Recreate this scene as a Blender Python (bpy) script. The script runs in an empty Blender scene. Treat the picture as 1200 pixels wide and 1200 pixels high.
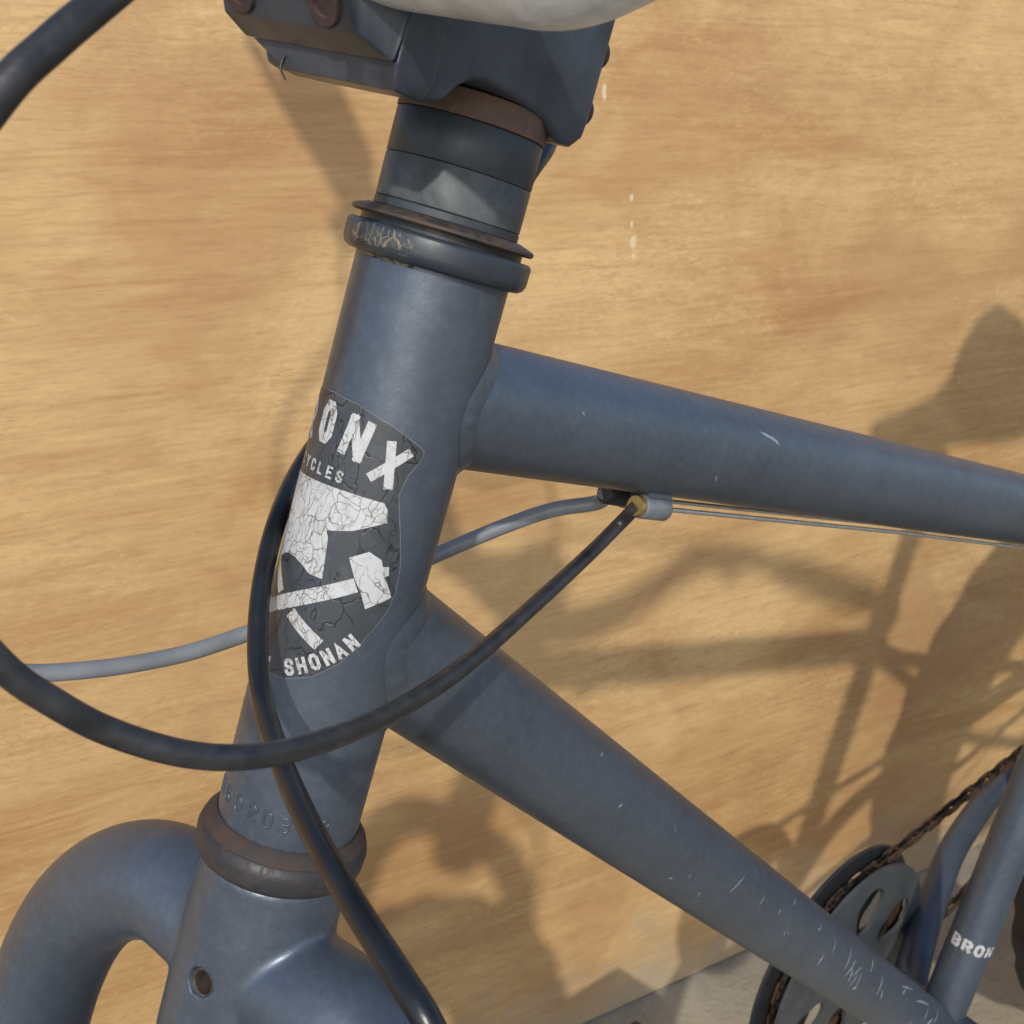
import bpy, bmesh, math, random
from mathutils import Vector, Matrix, noise

random.seed(7)
R = math.radians
scene = bpy.context.scene
COL = scene.collection

# ------------------------------------------------------------------ camera
GROUND_DROP = 0.82                                   # height of the frame's front joint above the ground
cam_data = bpy.data.cameras.new('camera')
cam_data.sensor_fit = 'HORIZONTAL'
cam_data.sensor_width = 36.0
cam_data.lens = 1304.376 / 1200 * 36.0
cam_data.clip_start = 0.01
cam_data.clip_end = 500
cam_data.dof.use_dof = True
cam_data.dof.focus_distance = 0.275
cam_data.dof.aperture_fstop = 48
cam = bpy.data.objects.new('camera', cam_data)
COL.objects.link(cam)
right = Vector((0.8703061, -0.4925112, 0.0))
down = Vector((-0.1669567, -0.2950256, -0.9407898))
fwd = Vector((0.4633495, 0.8187751, -0.3389906))
cm = Matrix((right, -down, -fwd)).transposed().to_4x4()
cm.translation = Vector((-0.1049224, -0.2393040, 0.0631269 + GROUND_DROP))
cam.matrix_world = cm
scene.camera = cam

# ------------------------------------------------------------------ sky and sun
SUN_ELEV, SUN_ROT = R(33.5), R(212)
SUN_DIR = Vector((-math.sin(SUN_ROT) * math.cos(SUN_ELEV), -math.cos(SUN_ROT) * math.cos(SUN_ELEV), -math.sin(SUN_ELEV)))
world = bpy.data.worlds.new('World')
scene.world = world
world.use_nodes = True
wn = world.node_tree.nodes
sky = wn.new('ShaderNodeTexSky')
sky.sky_type = 'NISHITA'
sky.sun_disc = False
sky.sun_elevation = SUN_ELEV
sky.sun_rotation = SUN_ROT
sky.air_density = 1.0
sky.dust_density = 1.2
sky.ozone_density = 1.2
world.node_tree.links.new(sky.outputs['Color'], wn['Background'].inputs['Color'])
wn['Background'].inputs['Strength'].default_value = 0.15
sun_data = bpy.data.lights.new('sun', 'SUN')
sun_data.energy = 2.0
sun_data.angle = R(1.3)
sun_data.color = (1.0, 0.95, 0.84)
sun = bpy.data.objects.new('sun', sun_data)
COL.objects.link(sun)
sun.rotation_euler = SUN_DIR.to_track_quat('-Z', 'Y').to_euler()
sun.location = (-2, -3, 4)
scene.view_settings.view_transform = 'Standard'
scene.view_settings.look = 'None'
scene.view_settings.gamma = 1
scene.view_settings.use_curve_mapping = False
scene.view_settings.exposure = 0.36
scene.cycles.max_bounces = 5
scene.cycles.diffuse_bounces = 3
scene.cycles.glossy_bounces = 3

# ------------------------------------------------------------------ material helpers
class NT:
    def __init__(self, name):
        self.m = bpy.data.materials.new(name)
        self.m.use_nodes = True
        self.t = self.m.node_tree
        self.b = self.t.nodes['Principled BSDF']
        self._co = None
    def n(self, kind, **kw):
        nd = self.t.nodes.new(kind)
        for k, v in kw.items():
            if k in ('operation', 'blend_type', 'data_type', 'feature', 'distance', 'noise_dimensions', 'voronoi_dimensions', 'interpolation_type', 'clamp'):
                setattr(nd, k, v)
        return nd
    def l(self, a, b):
        self.t.links.new(a, b)
    def co(self, scale=(1, 1, 1), rot=(0, 0, 0), loc=(0, 0, 0)):
        if self._co is None:
            self._co = self.n('ShaderNodeTexCoord').outputs['Object']
        mp = self.n('ShaderNodeMapping')
        mp.inputs['Scale'].default_value = scale
        mp.inputs['Rotation'].default_value = rot
        mp.inputs['Location'].default_value = loc
        self.l(self._co, mp.inputs['Vector'])
        return mp.outputs['Vector']
    def noise(self, vec, scale, detail=4, rough=0.55, dist=0.0):
        nd = self.n('ShaderNodeTexNoise')
        nd.inputs['Scale'].default_value = scale
        nd.inputs['Detail'].default_value = detail
        nd.inputs['Roughness'].default_value = rough
        nd.inputs['Distortion'].default_value = dist
        self.l(vec, nd.inputs['Vector'])
        return nd.outputs['Fac']
    def voro(self, vec, scale, feature='F1', rnd=1.0):
        nd = self.n('ShaderNodeTexVoronoi', feature=feature)
        nd.inputs['Scale'].default_value = scale
        nd.inputs['Randomness'].default_value = rnd
        self.l(vec, nd.inputs['Vector'])
        return nd.outputs['Distance']
    def ramp(self, fac, stops):
        nd = self.n('ShaderNodeValToRGB')
        e = nd.color_ramp.elements
        while len(e) < len(stops):
            e.new(0.5)
        for i, (p, c) in enumerate(stops):
            e[i].position = p
            if not isinstance(c, (tuple, list)):
                c = (c, c, c)
            e[i].color = (*c, 1)
        self.l(fac, nd.inputs['Fac'])
        return nd.outputs['Color']
    def mix(self, fac, a, b, mode='MIX'):
        nd = self.n('ShaderNodeMixRGB', blend_type=mode)
        for s, v in ((nd.inputs['Fac'], fac), (nd.inputs['Color1'], a), (nd.inputs['Color2'], b)):
            if isinstance(v, (int, float)):
                s.default_value = v if s.name == 'Fac' else (v, v, v, 1)
            elif isinstance(v, (tuple, list)):
                s.default_value = (*v, 1)
            else:
                self.l(v, s)
        return nd.outputs['Color']
    def math(self, op, a, b=0.0):
        nd = self.n('ShaderNodeMath', operation=op)
        for s, v in ((nd.inputs[0], a), (nd.inputs[1], b)):
            if isinstance(v, (int, float)):
                s.default_value = v
            else:
                self.l(v, s)
        return nd.outputs[0]
    def set(self, name, v):
        s = self.b.inputs[name]
        if isinstance(v, (int, float)):
            s.default_value = v
        elif isinstance(v, (tuple, list)):
            s.default_value = (*v, 1) if len(v) == 3 else v
        else:
            self.l(v, s)
    def bump(self, height, strength=0.3, dist=0.0005):
        nd = self.n('ShaderNodeBump')
        nd.inputs['Strength'].default_value = strength
        nd.inputs['Distance'].default_value = dist
        self.l(height, nd.inputs['Height'])
        self.l(nd.outputs['Normal'], self.b.inputs['Normal'])

M = {}

def mat_paint(name, base=(0.076, 0.094, 0.124), dusty=0.30):
    t = NT(name)
    v = t.co()
    big = t.noise(v, 22, 5, 0.6)
    fine = t.noise(v, 900, 3, 0.6)
    c = t.mix(t.ramp(big, [(0.32, 0.0), (0.68, 1.0)]), tuple(x * 0.92 for x in base), tuple(x * 1.16 + 0.004 for x in base))
    c = t.mix(t.ramp(t.noise(v, 330, 3, 0.7), [(0.45, 0.0), (0.72, 0.32)]), c, tuple(x * 1.7 + 0.012 for x in base))
    # dusty bloom and rubbed places
    dust = t.ramp(t.noise(v, 60, 6, 0.7, 0.6), [(0.52, 0.0), (0.78, dusty)])
    c = t.mix(dust, c, (0.14, 0.155, 0.18))
    # fine speckle of dirt
    sp = t.ramp(t.math('ADD', t.voro(v, 520), t.math('MULTIPLY', t.noise(v, 700, 2, 0.6), 0.30)), [(0.19, 1.0), (0.27, 0.0)])
    patch = t.ramp(t.noise(v, 30, 3, 0.5), [(0.50, 0.0), (0.66, 0.8)])
    c = t.mix(t.mix(1.0, sp, patch, 'MULTIPLY'), c, (0.022, 0.022, 0.026))
    # tiny pale chips
    ch = t.ramp(t.voro(t.co(loc=(.3, .1, .2)), 260), [(0.045, 1.0), (0.075, 0.0)])
    patch2 = t.ramp(t.noise(t.co(loc=(1.3, .4, .2)), 18, 2, 0.5), [(0.58, 0.0), (0.68, 0.7)])
    c = t.mix(t.mix(1.0, ch, patch2, 'MULTIPLY'), c, (0.34, 0.35, 0.36))
    t.set('Base Color', c)
    t.set('Roughness', t.ramp(t.noise(v, 45, 5, 0.65), [(0.3, 0.35), (0.75, 0.48)]))
    t.set('Specular IOR Level', 0.5)
    t.set('Metallic', 0.5)
    h = t.mix(0.25, fine, t.noise(v, 260, 3, 0.6))
    t.bump(h, 0.16, 0.0004)
    return t.m

def mat_simple(name, col, rough=0.5, metal=0.0, var=0.25, scale=80, bump=0.1, bscale=600, spec=0.5, dark=None):
    t = NT(name)
    v = t.co()
    n1 = t.noise(v, scale, 5, 0.65, 0.4)
    lo = dark if dark else tuple(x * (1 - var) for x in col)
    hi = tuple(min(1, x * (1 + var)) for x in col)
    t.set('Base Color', t.mix(t.ramp(n1, [(0.3, 0.0), (0.72, 1.0)]), lo, hi))
    t.set('Roughness', t.ramp(t.noise(v, scale * 1.7, 4, 0.6), [(0.3, max(0.05, rough - 0.1)), (0.75, min(1, rough + 0.12))]))
    t.set('Metallic', metal)
    t.set('Specular IOR Level', spec)
    t.bump(t.noise(v, bscale, 4, 0.6), bump, 0.0004)
    return t.m

def mat_wood():
    t = NT('plywood')
    g = t.co(scale=(1.0, 1.0, 9.0))
    g2 = t.co(scale=(1.0, 1.0, 4.0), loc=(2.1, 0, .4))
    vv = t.co()
    broad = t.noise(t.co(scale=(1, 1, 3.5)), 2.2, 4, 0.6, 0.8)
    streak = t.noise(t.co(scale=(0.8, 1, 15)), 12, 4, 0.62, 1.1)
    fleck = t.noise(t.co(scale=(1.0, 1.0, 3.2), loc=(2.1, 0, .4)), 85, 3, 0.68, 1.4)
    pore = t.noise(t.co(scale=(1, 1, 13)), 75, 3, 0.65, 0.5)
    c = t.mix(t.ramp(broad, [(0.34, 0.0), (0.66, 1.0)]), (0.39, 0.222, 0.088), (0.58, 0.390, 0.185))
    c = t.mix(t.ramp(streak, [(0.44, 0.0), (0.66, 0.36)]), c, (0.63, 0.43, 0.21))
    c = t.mix(t.ramp(streak, [(0.32, 0.36), (0.46, 0.0)]), c, (0.36, 0.20, 0.08))
    calm = t.ramp(t.noise(t.co(scale=(1, 1, 2.5), loc=(.7, 0, .9)), 4.5, 2, 0.5), [(0.40, 0.15), (0.62, 1.0)])
    c = t.mix(t.mix(1.0, t.ramp(fleck, [(0.32, 0.34), (0.47, 0.0)]), calm, 'MULTIPLY'), c, (0.31, 0.175, 0.075))
    c = t.mix(t.mix(1.0, t.ramp(fleck, [(0.52, 0.0), (0.68, 0.36)]), calm, 'MULTIPLY'), c, (0.72, 0.52, 0.28))
    c = t.mix(t.ramp(pore, [(0.54, 0.0), (0.70, 0.46)]), c, (0.27, 0.15, 0.065))
    bl = t.noise(t.co(scale=(1, 1, 1.4), loc=(.2, 0, .35)), 4.2, 5, 0.62, 0.9)
    c = t.mix(t.ramp(bl, [(0.48, 0.0), (0.62, 0.42)]), c, (0.335, 0.175, 0.078))
    # grime that has crept up from the floor along the bottom edge
    sep = t.n('ShaderNodeSeparateXYZ'); t.l(vv, sep.inputs[0])
    hgt = t.math('ADD', sep.outputs['Z'], t.math('MULTIPLY', t.math('SUBTRACT', t.noise(t.co(), 14, 4, 0.65, 0.6), 0.5), 0.22))
    c = t.mix(t.ramp(t.math('ADD', hgt, 0.525), [(0.0, 0.7), (0.10, 0.0)]), c, (0.30, 0.265, 0.21))
    # old drips of white paint
    warp = t.math('MULTIPLY', t.math('SUBTRACT', t.noise(t.co(), 260, 3, 0.6), 0.5), 1.3)
    for px, pz, rx, rz in ((-0.2256, 0.2916, .0022, .0038), (-0.2225, 0.2580, .0034, .0058), (-0.2247, 0.2715, .0016, .0030), (-0.2540, 0.3690, .0022, .0075), (-0.2215, 0.2465, .0014, .0030), (0.52, 0.30, .003, .004)):
        vd = t.n('ShaderNodeVectorMath', operation='LENGTH')
        t.l(t.co(scale=(1 / rx, 0, 1 / rz), loc=(-px / rx, 0, -pz / rz)), vd.inputs[0])
        c = t.mix(t.ramp(t.math('ADD', vd.outputs['Value'], warp), [(0.70, 0.60), (1.0, 0.0)]), c, (0.68, 0.60, 0.44))
    t.set('Base Color', c)
    t.set('Roughness', t.ramp(streak, [(0.3, 0.5), (0.7, 0.7)]))
    t.set('Specular IOR Level', 0.35)
    h = t.mix(0.5, pore, fleck)
    t.bump(h, 0.25, 0.0008)
    return t.m

def mat_concrete():
    t = NT('concrete')
    v = t.co()
    c = t.mix(t.ramp(t.noise(v, 7, 6, 0.65, 0.3), [(0.3, 0.0), (0.7, 1.0)]), (0.25, 0.218, 0.165), (0.40, 0.350, 0.265))
    c = t.mix(t.ramp(t.noise(v, 60, 5, 0.7), [(0.55, 0.0), (0.75, 0.5)]), c, (0.14, 0.125, 0.10))
    c = t.mix(t.ramp(t.noise(v, 190, 3, 0.7), [(0.56, 0.0), (0.74, 0.5)]), c, (0.50, 0.46, 0.39))
    t.set('Base Color', c)
    t.set('Roughness', 0.9)
    t.bump(t.noise(v, 120, 6, 0.7), 0.5, 0.004)
    return t.m

def mat_badge(name, base, crack, scale=170, gap=0.05, rough=0.42, grime=(0.16, 0.14, 0.11), grime_amt=0.5):
    t = NT(name)
    v0 = t.co()
    # warped coordinates so that the crazing is not a clean cell pattern
    nz = t.n('ShaderNodeTexNoise'); nz.inputs['Scale'].default_value = 120; nz.inputs['Detail'].default_value = 3
    t.l(v0, nz.inputs['Vector'])
    mx = t.n('ShaderNodeMixRGB', blend_type='ADD'); mx.inputs['Fac'].default_value = 0.009
    t.l(t.co(scale=(1, 1.3, 0.55), rot=(0.3, 0.5, 0)), mx.inputs['Color1']); t.l(nz.outputs['Color'], mx.inputs['Color2'])
    v = mx.outputs['Color']
    e = t.voro(v, scale, 'DISTANCE_TO_EDGE')
    e2 = t.voro(v, scale * 2.3, 'DISTANCE_TO_EDGE')
    thin = t.noise(v0, 90, 3, 0.6)
    cr = t.ramp(e, [(gap * 0.35, 1.0), (gap, 0.0)])
    cr2 = t.mix(1.0, t.ramp(e2, [(gap * 0.3, 0.9), (gap * 0.9, 0.0)]), t.ramp(thin, [(0.48, 0.0), (0.56, 1.0)]), 'MULTIPLY')
    fade = t.ramp(t.noise(v0, 110, 4, 0.65), [(0.35, 0.0), (0.50, 1.0)])
    cr = t.mix(1.0, cr, fade, 'MULTIPLY')
    cr = t.mix(1.0, cr, cr2, 'LIGHTEN')
    c = t.mix(t.ramp(t.noise(v0, 150, 6, 0.7, 0.8), [(0.5, 0.0), (0.78, grime_amt)]), base, grime)
    c = t.mix(cr, c, crack)
    t.set('Base Color', c)
    t.set('Roughness', rough)
    inv = t.math('SUBTRACT', 1.0, cr)
    t.bump(t.mix(0.25, inv, t.noise(v0, 400, 4, 0.6)), 0.35, 0.0003)
    return t.m

def mat_rusty(name, base, rust, amt=(0.42, 0.62), scale=120, rough=0.55, metal=0.3):
    t = NT(name)
    v = t.co()
    n1 = t.noise(v, scale, 6, 0.7, 0.5)
    k = t.ramp(n1, [(amt[0], 0.0), (amt[1], 1.0)])
    r2 = t.mix(t.noise(v, scale * 4, 4, 0.7), tuple(x * 0.45 for x in rust), tuple(min(1, x * 1.5) for x in rust))
    t.set('Base Color', t.mix(k, base, r2))
    t.set('Roughness', t.ramp(k, [(0.0, rough), (1.0, 0.85)]))
    t.set('Metallic', t.math('MULTIPLY', t.math('SUBTRACT', 1.0, k), metal))
    t.bump(t.mix(0.5, n1, t.noise(v, scale * 6, 4, 0.7)), 0.35, 0.0005)
    return t.m

M['paint'] = mat_paint('frame_paint')
M['anodised'] = mat_simple('dark_anodised_stem', (0.052, 0.064, 0.088), 0.38, 0.25, 0.4, 55, 0.12, 500, dark=(0.024, 0.031, 0.044))
def wear_edges(m, col=(0.20, 0.215, 0.235), rad=0.0011):
    nt = m.node_tree; N_ = nt.nodes
    b = N_['Principled BSDF']
    bv = N_.new('ShaderNodeBevel'); bv.samples = 4; bv.inputs['Radius'].default_value = rad
    ge = N_.new('ShaderNodeNewGeometry')
    dt = N_.new('ShaderNodeVectorMath'); dt.operation = 'DOT_PRODUCT'
    nt.links.new(bv.outputs[0], dt.inputs[0]); nt.links.new(ge.outputs['Normal'], dt.inputs[1])
    nz = N_.new('ShaderNodeTexNoise'); nz.inputs['Scale'].default_value = 240; nz.inputs['Detail'].default_value = 4
    tc = N_.new('ShaderNodeTexCoord'); nt.links.new(tc.outputs['Object'], nz.inputs['Vector'])
    mr = N_.new('ShaderNodeMapRange'); mr.inputs['From Min'].default_value = 0.985; mr.inputs['From Max'].default_value = 0.86
    nt.links.new(dt.outputs['Value'], mr.inputs['Value'])
    m2 = N_.new('ShaderNodeMapRange'); m2.inputs['From Min'].default_value = 0.40; m2.inputs['From Max'].default_value = 0.60
    nt.links.new(nz.outputs['Fac'], m2.inputs['Value'])
    mu = N_.new('ShaderNodeMath'); mu.operation = 'MULTIPLY'
    nt.links.new(mr.outputs[0], mu.inputs[0]); nt.links.new(m2.outputs[0], mu.inputs[1])
    mx = N_.new('ShaderNodeMixRGB')
    nt.links.new(mu.outputs[0], mx.inputs['Fac'])
    nt.links.new(b.inputs['Base Color'].links[0].from_socket, mx.inputs['Color1'])
    mx.inputs['Color2'].default_value = (*col, 1)
    nt.links.new(mx.outputs['Color'], b.inputs['Base Color'])
wear_edges(M['anodised'])
M['silver'] = mat_simple('dull_silver_bar', (0.72, 0.735, 0.75), 0.45, 0.1, 0.1, 130, 0.3, 420, dark=(0.50, 0.51, 0.52))
M['spacer'] = mat_simple('dusty_black_spacer', (0.042, 0.050, 0.060), 0.50, 0.15, 0.4, 50, 0.15, 500, dark=(0.020, 0.024, 0.030))
M['spacer_worn'] = mat_simple('worn_grey_spacer', (0.085, 0.095, 0.100), 0.55, 0.15, 0.45, 60, 0.2, 420, dark=(0.024, 0.028, 0.034))
M['copper'] = mat_rusty('rusted_collar', (0.085, 0.068, 0.06), (0.15, 0.085, 0.055), (0.3, 0.6), 160, 0.45, 0.6)
M['dust_cap'] = mat_rusty('brown_dust_cap', (0.045, 0.042, 0.042), (0.085, 0.055, 0.038), (0.40, 0.62), 140, 0.45, 0.4)
M['cup'] = mat_simple('dark_headset_cup', (0.034, 0.042, 0.056), 0.42, 0.2, 0.3, 80, 0.12, 500)
M['race'] = mat_rusty('rusty_crown_race', (0.036, 0.037, 0.042), (0.045, 0.027, 0.021), (0.50, 0.66), 130, 0.45, 0.3)
M['rust_bolt'] = mat_rusty('rusty_bolt', (0.035, 0.030, 0.034), (0.055, 0.030, 0.026), (0.3, 0.6), 200, 0.6, 0.4)
M['rubber'] = mat_simple('black_cable_rubber', (0.008, 0.009, 0.011), 0.33, 0.0, 0.35, 90, 0.12, 700)
M['rubber_worn'] = mat_simple('scuffed_cable_rubber', (0.022, 0.022, 0.024), 0.42, 0.0, 0.7, 140, 0.3, 500, dark=(0.008, 0.008, 0.010))
M['grey_cable'] = mat_simple('grey_cable_sheath', (0.19, 0.205, 0.225), 0.38, 0.0, 0.2, 60, 0.1, 700)
M['steel'] = mat_simple('bare_steel_wire', (0.55, 0.55, 0.55), 0.3, 0.9, 0.2, 200, 0.1, 900)
M['alloy'] = mat_simple('dull_alloy_stop', (0.23, 0.25, 0.28), 0.42, 0.5, 0.25, 160, 0.15, 700)
M['brass'] = mat_simple('brass_ferrule', (0.36, 0.26, 0.11), 0.35, 0.8, 0.25, 200, 0.2, 700)
M['black'] = mat_simple('black_plastic', (0.018, 0.020, 0.024), 0.45, 0.0, 0.3, 90, 0.15, 500)
M['tyre'] = mat_simple('tyre_rubber', (0.022, 0.022, 0.024), 0.8, 0.0, 0.3, 60, 0.5, 250)
M['chain'] = mat_rusty('rusty_chain', (0.05, 0.036, 0.027), (0.085, 0.042, 0.020), (0.35, 0.6), 150, 0.6, 0.5)
M['chain_dark'] = mat_rusty('oily_chain', (0.016, 0.014, 0.013), (0.035, 0.022, 0.014), (0.45, 0.65), 150, 0.5, 0.4)
M['guard'] = mat_simple('dusty_chain_guard', (0.052, 0.060, 0.068), 0.55, 0.1, 0.3, 30, 0.15, 300)
M['badge'] = mat_badge('badge_film', (0.042, 0.048, 0.058), (0.015, 0.016, 0.019), 120, 0.030, 0.40, (0.085, 0.090, 0.10), 0.7)
M['print'] = mat_badge('badge_white_print', (0.47, 0.48, 0.50), (0.18, 0.165, 0.145), 300, 0.048, 0.46, (0.27, 0.26, 0.245), 0.85)
M['scratch'] = mat_simple('bare_scratch', (0.23, 0.26, 0.30), 0.5, 0.0, 0.25, 300, 0.1, 700)
M['residue'] = mat_badge('torn_tape', (0.040, 0.046, 0.055), (0.20, 0.17, 0.11), 210, 0.07, 0.35, (0.20, 0.17, 0.11), 0.6)
M['wood'] = mat_wood()
M['concrete'] = mat_concrete()

# ------------------------------------------------------------------ object helpers
def mesh_obj(name, bm, mat, parent=None, smooth=True, loc=None):
    me = bpy.data.meshes.new(name)
    bmesh.ops.recalc_face_normals(bm, faces=bm.faces)
    bm.to_mesh(me)
    bm.free()
    for p in me.polygons:
        p.use_smooth = smooth
    if smooth:
        me.set_sharp_from_angle(angle=R(48))
    me.materials.append(mat)
    o = bpy.data.objects.new(name, me)
    COL.objects.link(o)
    if parent is not None:
        o.parent = parent
        if parent is BIKE:
            o.location = OFFSET
    if loc is not None:
        o.location = loc
    return o

def sharp(o, deg=32):
    me = o.data
    bm = bmesh.new(); bm.from_mesh(me)
    for e in bm.edges:
        if len(e.link_faces) == 2 and e.calc_face_angle(0) > R(deg):
            e.smooth = False
    bm.to_mesh(me); bm.free()
    return o

def frame_of(d, ref=None):
    d = Vector(d).normalized()
    ref = Vector(ref) if ref is not None else (Vector((0, 0, 1)) if abs(d.z) < 0.9 else Vector((1, 0, 0)))
    a = (ref - d * ref.dot(d)).normalized()
    return d, a, d.cross(a)

def catmull(pts, per=10):
    P = [Vector(p) for p in pts]
    P = [P[0] * 2 - P[1]] + P + [P[-1] * 2 - P[-2]]
    out = []
    for i in range(1, len(P) - 2):
        a, b, c, d = P[i - 1], P[i], P[i + 1], P[i + 2]
        for k in range(per):
            t = k / per
            out.append(0.5 * (2 * b + (c - a) * t + (2 * a - 5 * b + 4 * c - d) * t * t + (3 * b - a - 3 * c + d) * t ** 3))
    out.append(P[-2])
    return out

def add_tube(bm, pts, rad, seg=24, caps=True, squash=None):
    pts = [Vector(p) for p in pts]
    n = len(pts)
    rr = rad if isinstance(rad, (list, tuple)) else [rad] * n
    if len(rr) == 2 and n > 2:
        rr = [rr[0] + (rr[1] - rr[0]) * i / (n - 1) for i in range(n)]
    tang = [(pts[min(i + 1, n - 1)] - pts[max(i - 1, 0)]).normalized() for i in range(n)]
    _, a, _ = frame_of(tang[0])
    rings = []
    for i in range(n):
        a = (a - tang[i] * a.dot(tang[i])).normalized()
        b = tang[i].cross(a)
        rings.append([bm.verts.new(pts[i] + (a * math.cos(2 * math.pi * k / seg) + b * math.sin(2 * math.pi * k / seg)) * rr[i]) for k in range(seg)])
    for i in range(n - 1):
        for k in range(seg):
            bm.faces.new((rings[i][k], rings[i][(k + 1) % seg], rings[i + 1][(k + 1) % seg], rings[i + 1][k]))
    if caps:
        bm.faces.new(rings[0]); bm.faces.new(rings[-1])
    return bm

def add_lathe(bm, prof, org, axis, seg=64, closed=False):
    """prof: list of (radius, distance along the axis)"""
    org = Vector(org)
    d, a, b = frame_of(axis)
    rings = []
    for r, z in prof:
        rings.append([bm.verts.new(org + d * z + (a * math.cos(2 * math.pi * k / seg) + b * math.sin(2 * math.pi * k / seg)) * r) for k in range(seg)])
    m = len(prof)
    for i in range(m if closed else m - 1):
        p, q = rings[i], rings[(i + 1) % m]
        for k in range(seg):
            bm.faces.new((p[k], p[(k + 1) % seg], q[(k + 1) % seg], q[k]))
    return bm

def add_hull(bm, pts):
    vs = [bm.verts.new(p) for p in pts]
    res = bmesh.ops.convex_hull(bm, input=vs)
    junk = [e for e in res['geom_interior'] + res['geom_unused'] if isinstance(e, bmesh.types.BMVert)]
    bmesh.ops.delete(bm, geom=list(set(junk)), context='VERTS')
    return bm

def bevel(bm, w, seg=2, deg=25):
    bmesh.ops.dissolve_limit(bm, angle_limit=R(1), verts=bm.verts, edges=bm.edges)
    es = [e for e in bm.edges if len(e.link_faces) == 2 and e.calc_face_angle(0) > R(deg)]
    bmesh.ops.bevel(bm, geom=es, offset=w, segments=seg, affect='EDGES', profile=0.6, clamp_overlap=True)
    return bm

# ------------------------------------------------------------------ the setting
WALL_Y = 0.505
bm = bmesh.new()
bmesh.ops.create_grid(bm, x_segments=40, y_segments=40, size=60)
ground = mesh_obj('ground', bm, M['concrete'])
ground['kind'] = 'structure'

bm = bmesh.new()
bmesh.ops.create_cube(bm, size=1)
bmesh.ops.scale(bm, vec=(3.64, 0.012, 1.05), verts=bm.verts)
bevel(bm, 0.0008, 1)
wall = mesh_obj('plywood_wall', bm, M['wood'], smooth=False, loc=(0.65, WALL_Y + 0.006, 0.527))
wall['label'] = 'tan plywood wall with horizontal grain behind the bicycle'
wall['category'] = 'wall'

# ------------------------------------------------------------------ the bicycle's own axes
# x runs to the rear, y to the bicycle's right (away from the camera), z up along the frame; origin = head tube / top tube joint
B2W = Matrix(((0.9819603, -0.1855031, -0.0366412), (0.1814300, 0.9789224, -0.0937772), (0.0532649, 0.0854377, 0.9949187)))
JOINT = Vector((0, 0, GROUND_DROP))
HA = R(70)
H = Vector((math.cos(HA), 0, math.sin(HA)))              # up along the steering axis
F0 = Vector((-math.sin(HA), 0, math.cos(HA)))            # forward, square to it
Y = Vector((0, 1, 0))
STEER = R(12)
F = math.cos(STEER) * F0 - math.sin(STEER) * Y           # forward of the turned fork and stem
L = math.cos(STEER) * Y + math.sin(STEER) * F0           # its right
TA, DA, SA = R(-20.89), R(-48.275), R(71.86)
TD = Vector((math.cos(TA), 0, math.sin(TA)))
DD = Vector((math.cos(DA), 0, math.sin(DA)))
SD = Vector((math.cos(SA), 0, math.sin(SA)))
RH, RT, RD, RS = 0.0183, 0.0165, 0.0179, 0.0138
D0 = H * -0.0575
BB = D0 + DD * 0.6434
AXLE = BB + Vector((0.535, 0, 0.045))

base_w = JOINT + B2W @ BB
base_w.z = 0
BIKE = bpy.data.objects.new('bicycle', None)
COL.objects.link(BIKE)
BIKE.empty_display_size = 0.1
BIKE.matrix_world = Matrix.Translation(base_w) @ B2W.to_4x4()
OFFSET = B2W.transposed() @ (JOINT - base_w)
BIKE['label'] = 'dark slate grey bicycle with scuffed frame in front of plywood wall'
BIKE['category'] = 'bicycle'

def SP(f, t, l):                                          # millimetres in the turned stem's axes
    return (H * t + F * f + L * l) * 0.001

def HC(s, t, off=0.0):                                    # millimetres wrapped round the head tube, s = 0 at the front
    ph = s / (RH * 1000)
    return H * (t * 0.001) + (RH + off * 0.001) * (math.cos(ph) * F0 - math.sin(ph) * Y)

# ---- frame tubes
bm = bmesh.new()
add_lathe(bm, [(0.0155, -0.1142), (RH, -0.1142), (RH, -0.08), (RH, -0.04), (RH, 0.0), (RH, 0.0305), (0.0155, 0.0305)], (0, 0, 0), H, 96)
head_tube = sharp(mesh_obj('head_tube', bm, M['paint'], BIKE))

def straight(a, d, length, r0, r1, n=24, seg=72):
    bm = bmesh.new()
    pts = [a + d * (length * i / n) for i in range(n + 1)]
    add_tube(bm, pts, (r0, r1), seg)
    return bm

# where the top tube's axis meets the seat tube's axis
den = TD.x * SD.z - TD.z * SD.x
k_tt = (BB.x * SD.z - BB.z * SD.x) / den
tt_end = TD * k_tt
st_len = (tt_end - BB).dot(SD) + 0.05
top_tube = mesh_obj('top_tube', straight(TD * 0.008, TD, k_tt - 0.008, RT, RT), M['paint'], BIKE)
down_tube = mesh_obj('down_tube', straight(D0 + DD * 0.008, DD, 0.6434 - 0.008, RD, RD), M['paint'], BIKE)
seat_tube = mesh_obj('seat_tube', straight(BB, SD, st_len, RS, RS), M['paint'], BIKE)

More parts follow.
